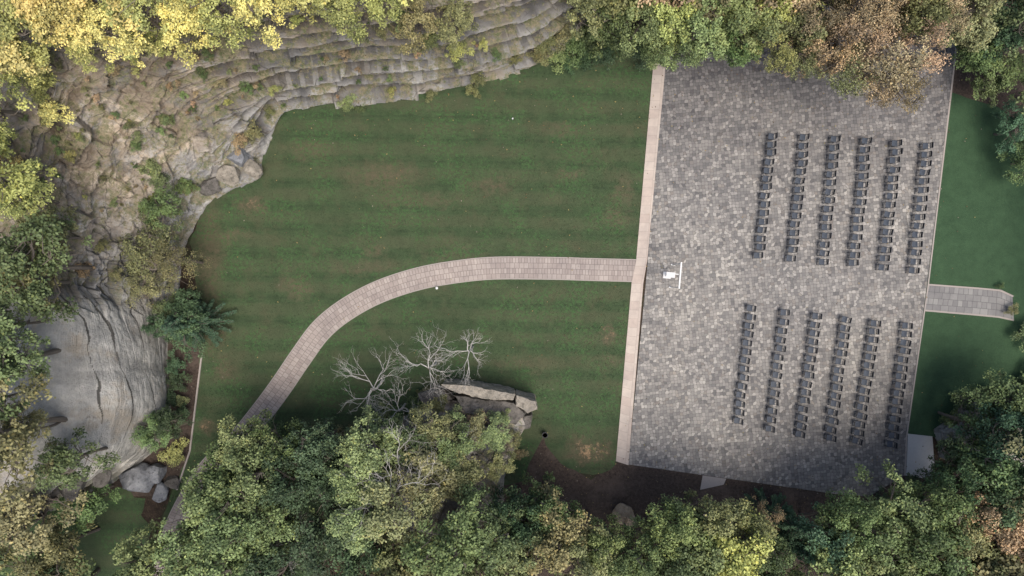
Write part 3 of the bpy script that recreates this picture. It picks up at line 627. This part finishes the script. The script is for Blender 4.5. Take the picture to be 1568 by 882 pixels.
# grass tufts and fallen leaves
def nearpath(x,y): 
    m_=np.full(len(x),9e9)
    for q in cw[::2]: m_=np.minimum(m_,(x-q[0])**2+(y-q[1])**2)
    return np.sqrt(m_)
LP=PX(lawn_px)
def tufts(name,poly,n,mat,h=.05,pathx=True):
    xs=[q[0] for q in poly];ys=[q[1] for q in poly]; x=rng.uniform(min(xs),max(xs),n);y=rng.uniform(min(ys),max(ys),n); k=inpoly(x,y,poly)
    if pathx: k&=nearpath(x,y)>.84
    x=x[k];y=y[k];n=len(x); a=rng.uniform(0,6.28,n); d_=np.stack([np.cos(a),np.sin(a)],1)*.022; ln=rng.normal(size=(n,2))*.028
    c=np.stack([x,y],1); V=np.zeros((n,3,3)); V[:,0,:2]=c-d_;V[:,1,:2]=c+d_;V[:,2,:2]=c+ln;V[:,2,2]=h*rng.uniform(.5,1.5,n); V[:,:2,2]=-.005
    return link(name,mesh_np(name,V.reshape(-1,3),np.arange(3*n).reshape(n,3),[mat]))
tufts("lawn_grass_blades",LP,140000,MAT_lawn)
m=M("dry_leaf"); at=m.n("ShaderNodeAttribute",attribute_name="shade"); MAT_dry=m.out(at.outputs["Color"])
n=5200; x=rng.uniform(-22,30,n); y=rng.uniform(-18,16,n)
kp=np.ones(n,bool); dens=rng.random(n)
kp&=(dens<np.where(y>9,.5,np.where(y<-10,.8,.12))); x=x[kp];y=y[kp];n=len(x)
a=rng.uniform(0,6.28,n); s=rng.uniform(.025,.06,n); u=np.stack([np.cos(a)*s,np.sin(a)*s,rng.uniform(-.2,.2,n)*s],1); v=np.stack([-np.sin(a)*s*.6,np.cos(a)*s*.6,rng.uniform(-.3,.3,n)*s],1)
zl=np.array([max(gz(px_,py_),.0)+.06 for px_,py_ in zip(x,y)]); c=np.stack([x,y,zl],1)
V=np.stack([c-u,c+v,c+u,c-v],1).reshape(-1,3); pal=np.array([(.30,.22,.10,1),(.16,.10,.05,1),(.30,.25,.10,1),(.10,.07,.045,1),(.25,.22,.17,1)])
link("fallen_leaves",mesh_np("fallen_leaves",V,np.arange(4*n).reshape(n,4),[MAT_dry],None,pal[rng.integers(0,5,n)]))

# ------------------------------------------------------------ chairs
MAT_seat=simple("chair_slate",(.070,.085,.110),.5,.2); MAT_frame=simple("chair_frame",(.025,.028,.034),.45,.2)
MAT_white=simple("white_paint",(.75,.75,.74),.5,.05)
def box(bm,c,s,rot=None,mi=0):
    r=bmesh.ops.create_cube(bm,size=1); vs=r['verts']
    bmesh.ops.scale(bm,vec=s,verts=vs)
    if rot: bmesh.ops.rotate(bm,cent=(0,0,0),matrix=Matrix.Rotation(rot[1],3,rot[0]),verts=vs)
    bmesh.ops.translate(bm,vec=c,verts=vs)
    for f in {f for v in vs for f in v.link_faces}: f.material_index=mi
bm=bmesh.new()  # folding chair, faces -X
for i in range(4): box(bm,(-.14+i*.085,0,.45),(.078,.34,.022))
box(bm,(.205,0,.62),(.022,.32,.05),('Y',.12),1); box(bm,(.225,0,.80),(.028,.36,.16),('Y',.12),1)
for sy in (-.17,.17):
    box(bm,(.03,sy,.235),(.024,.024,.62),('Y',.70),1); box(bm,(.02,sy*.93,.225),(.024,.022,.62),('Y',-.66),1)
    box(bm,(.205,sy,.64),(.024,.024,.44),('Y',.12),1); box(bm,(0,sy*1.09,.435),(.38,.02,.028),None,1)
box(bm,(-.16,0,.06),(.02,.32,.02),None,1); box(bm,(.20,0,.06),(.02,.30,.02),None,1)
bmesh.ops.bevel(bm,geom=bm.edges[:],offset=.004,segments=1,affect='EDGES')
chair=bpy.data.meshes.new("folding_chair"); bm.to_mesh(chair); bm.free(); chair.materials.append(MAT_seat); chair.materials.append(MAT_frame)
up_=[((1181,208),(1160,391)),((1230,210),(1210,396)),((1276,213),(1258,401)),((1324,216),(1305,403)),((1371,219),(1350,409)),((1417,223),(1397,414))]
lo_=[((1149,472),(1128,644)),((1200,479),(1177,656)),((1248,484),(1223,665)),((1293,489),(1269,670)),((1338,494),(1310,675)),((1387,498),(1362,680))]
for (a,b) in up_+lo_:
    A=Vector(P(*a,.5));Bq=Vector(P(*b,.5)); L=(Bq-A).length; n=round(L/.55); ang=math.atan2((A-Bq).y,(A-Bq).x)-math.pi/2
    for i in range(n+1):
        q=A.lerp(Bq,i/n); o=link("folding_chair",chair,(q.x+random.gauss(0,.03),q.y+random.gauss(0,.015),.034)); o.rotation_euler=(0,0,ang+random.gauss(0,.06))
def parts(name,loc,rot,boxes,mat):
    e=bpy.data.objects.new(name,None); scene.collection.objects.link(e); e.location=loc; e.rotation_euler=(0,0,rot)
    for nm,c,s in boxes:
        bm=bmesh.new(); box(bm,c,s); bmesh.ops.bevel(bm,geom=bm.edges[:],offset=.006,segments=2,affect='EDGES'); me=bpy.data.meshes.new(nm); bm.to_mesh(me); bm.free(); me.materials.append(mat); o=link(nm,me); o.parent=e
    return e
x,y=P(1037,422,1.5)
parts("ceremony_arch",(x,y,.034),math.radians(-5),[("post_1",(0,.72,1.1),(.07,.07,2.2)),("post_2",(0,-.72,1.1),(.07,.07,2.2)),("top_beam",(0,0,2.235),(.09,1.62,.07)),("foot_1",(0,.72,.03),(.26,.09,.06)),("foot_2",(0,-.72,.03),(.26,.09,.06))],MAT_white)
x,y=P(1026,421,.9)
parts("lectern",(x,y,.034),math.radians(-5),[("base_plate",(0,0,.02),(.5,.42,.04)),("pedestal",(0,0,.52),(.16,.16,.96)),("desk_top",(0,0,1.03),(.55,.34,.045)),("lip",(-.265,0,1.07),(.02,.34,.035)),("side_arm",(.32,.08,1.0),(.36,.06,.04))],MAT_white)
def lamp(px,py,s=1):
    B=Builder(); B.tube([(0,0,0),(0,0,.45)],[.03,.025],10); B.tube([(0,0,.45),(0,0,.452),(0,0,.50),(0,0,.53),(0,0,.535)],[.03,.085,.085,.05,.002],14)
    x,y=P(px,py); link("path_light",B.mesh("path_light",[MAT_white]),(x,y,0)).scale=(s,s,s)
lamp(670,441); lamp(785,183,.6)
B=Builder(); B.tube([(0,0,0),(0,0,.02),(0,0,.45),(0,0,.5),(0,0,.5),(0,0,.3),(0,0,.3)],[.01,.12,.17,.19,.15,.14,.01],18)
x,y=P(834,664); link("planter_pot",B.mesh("planter_pot",[MAT_frame]),(x,y,0))
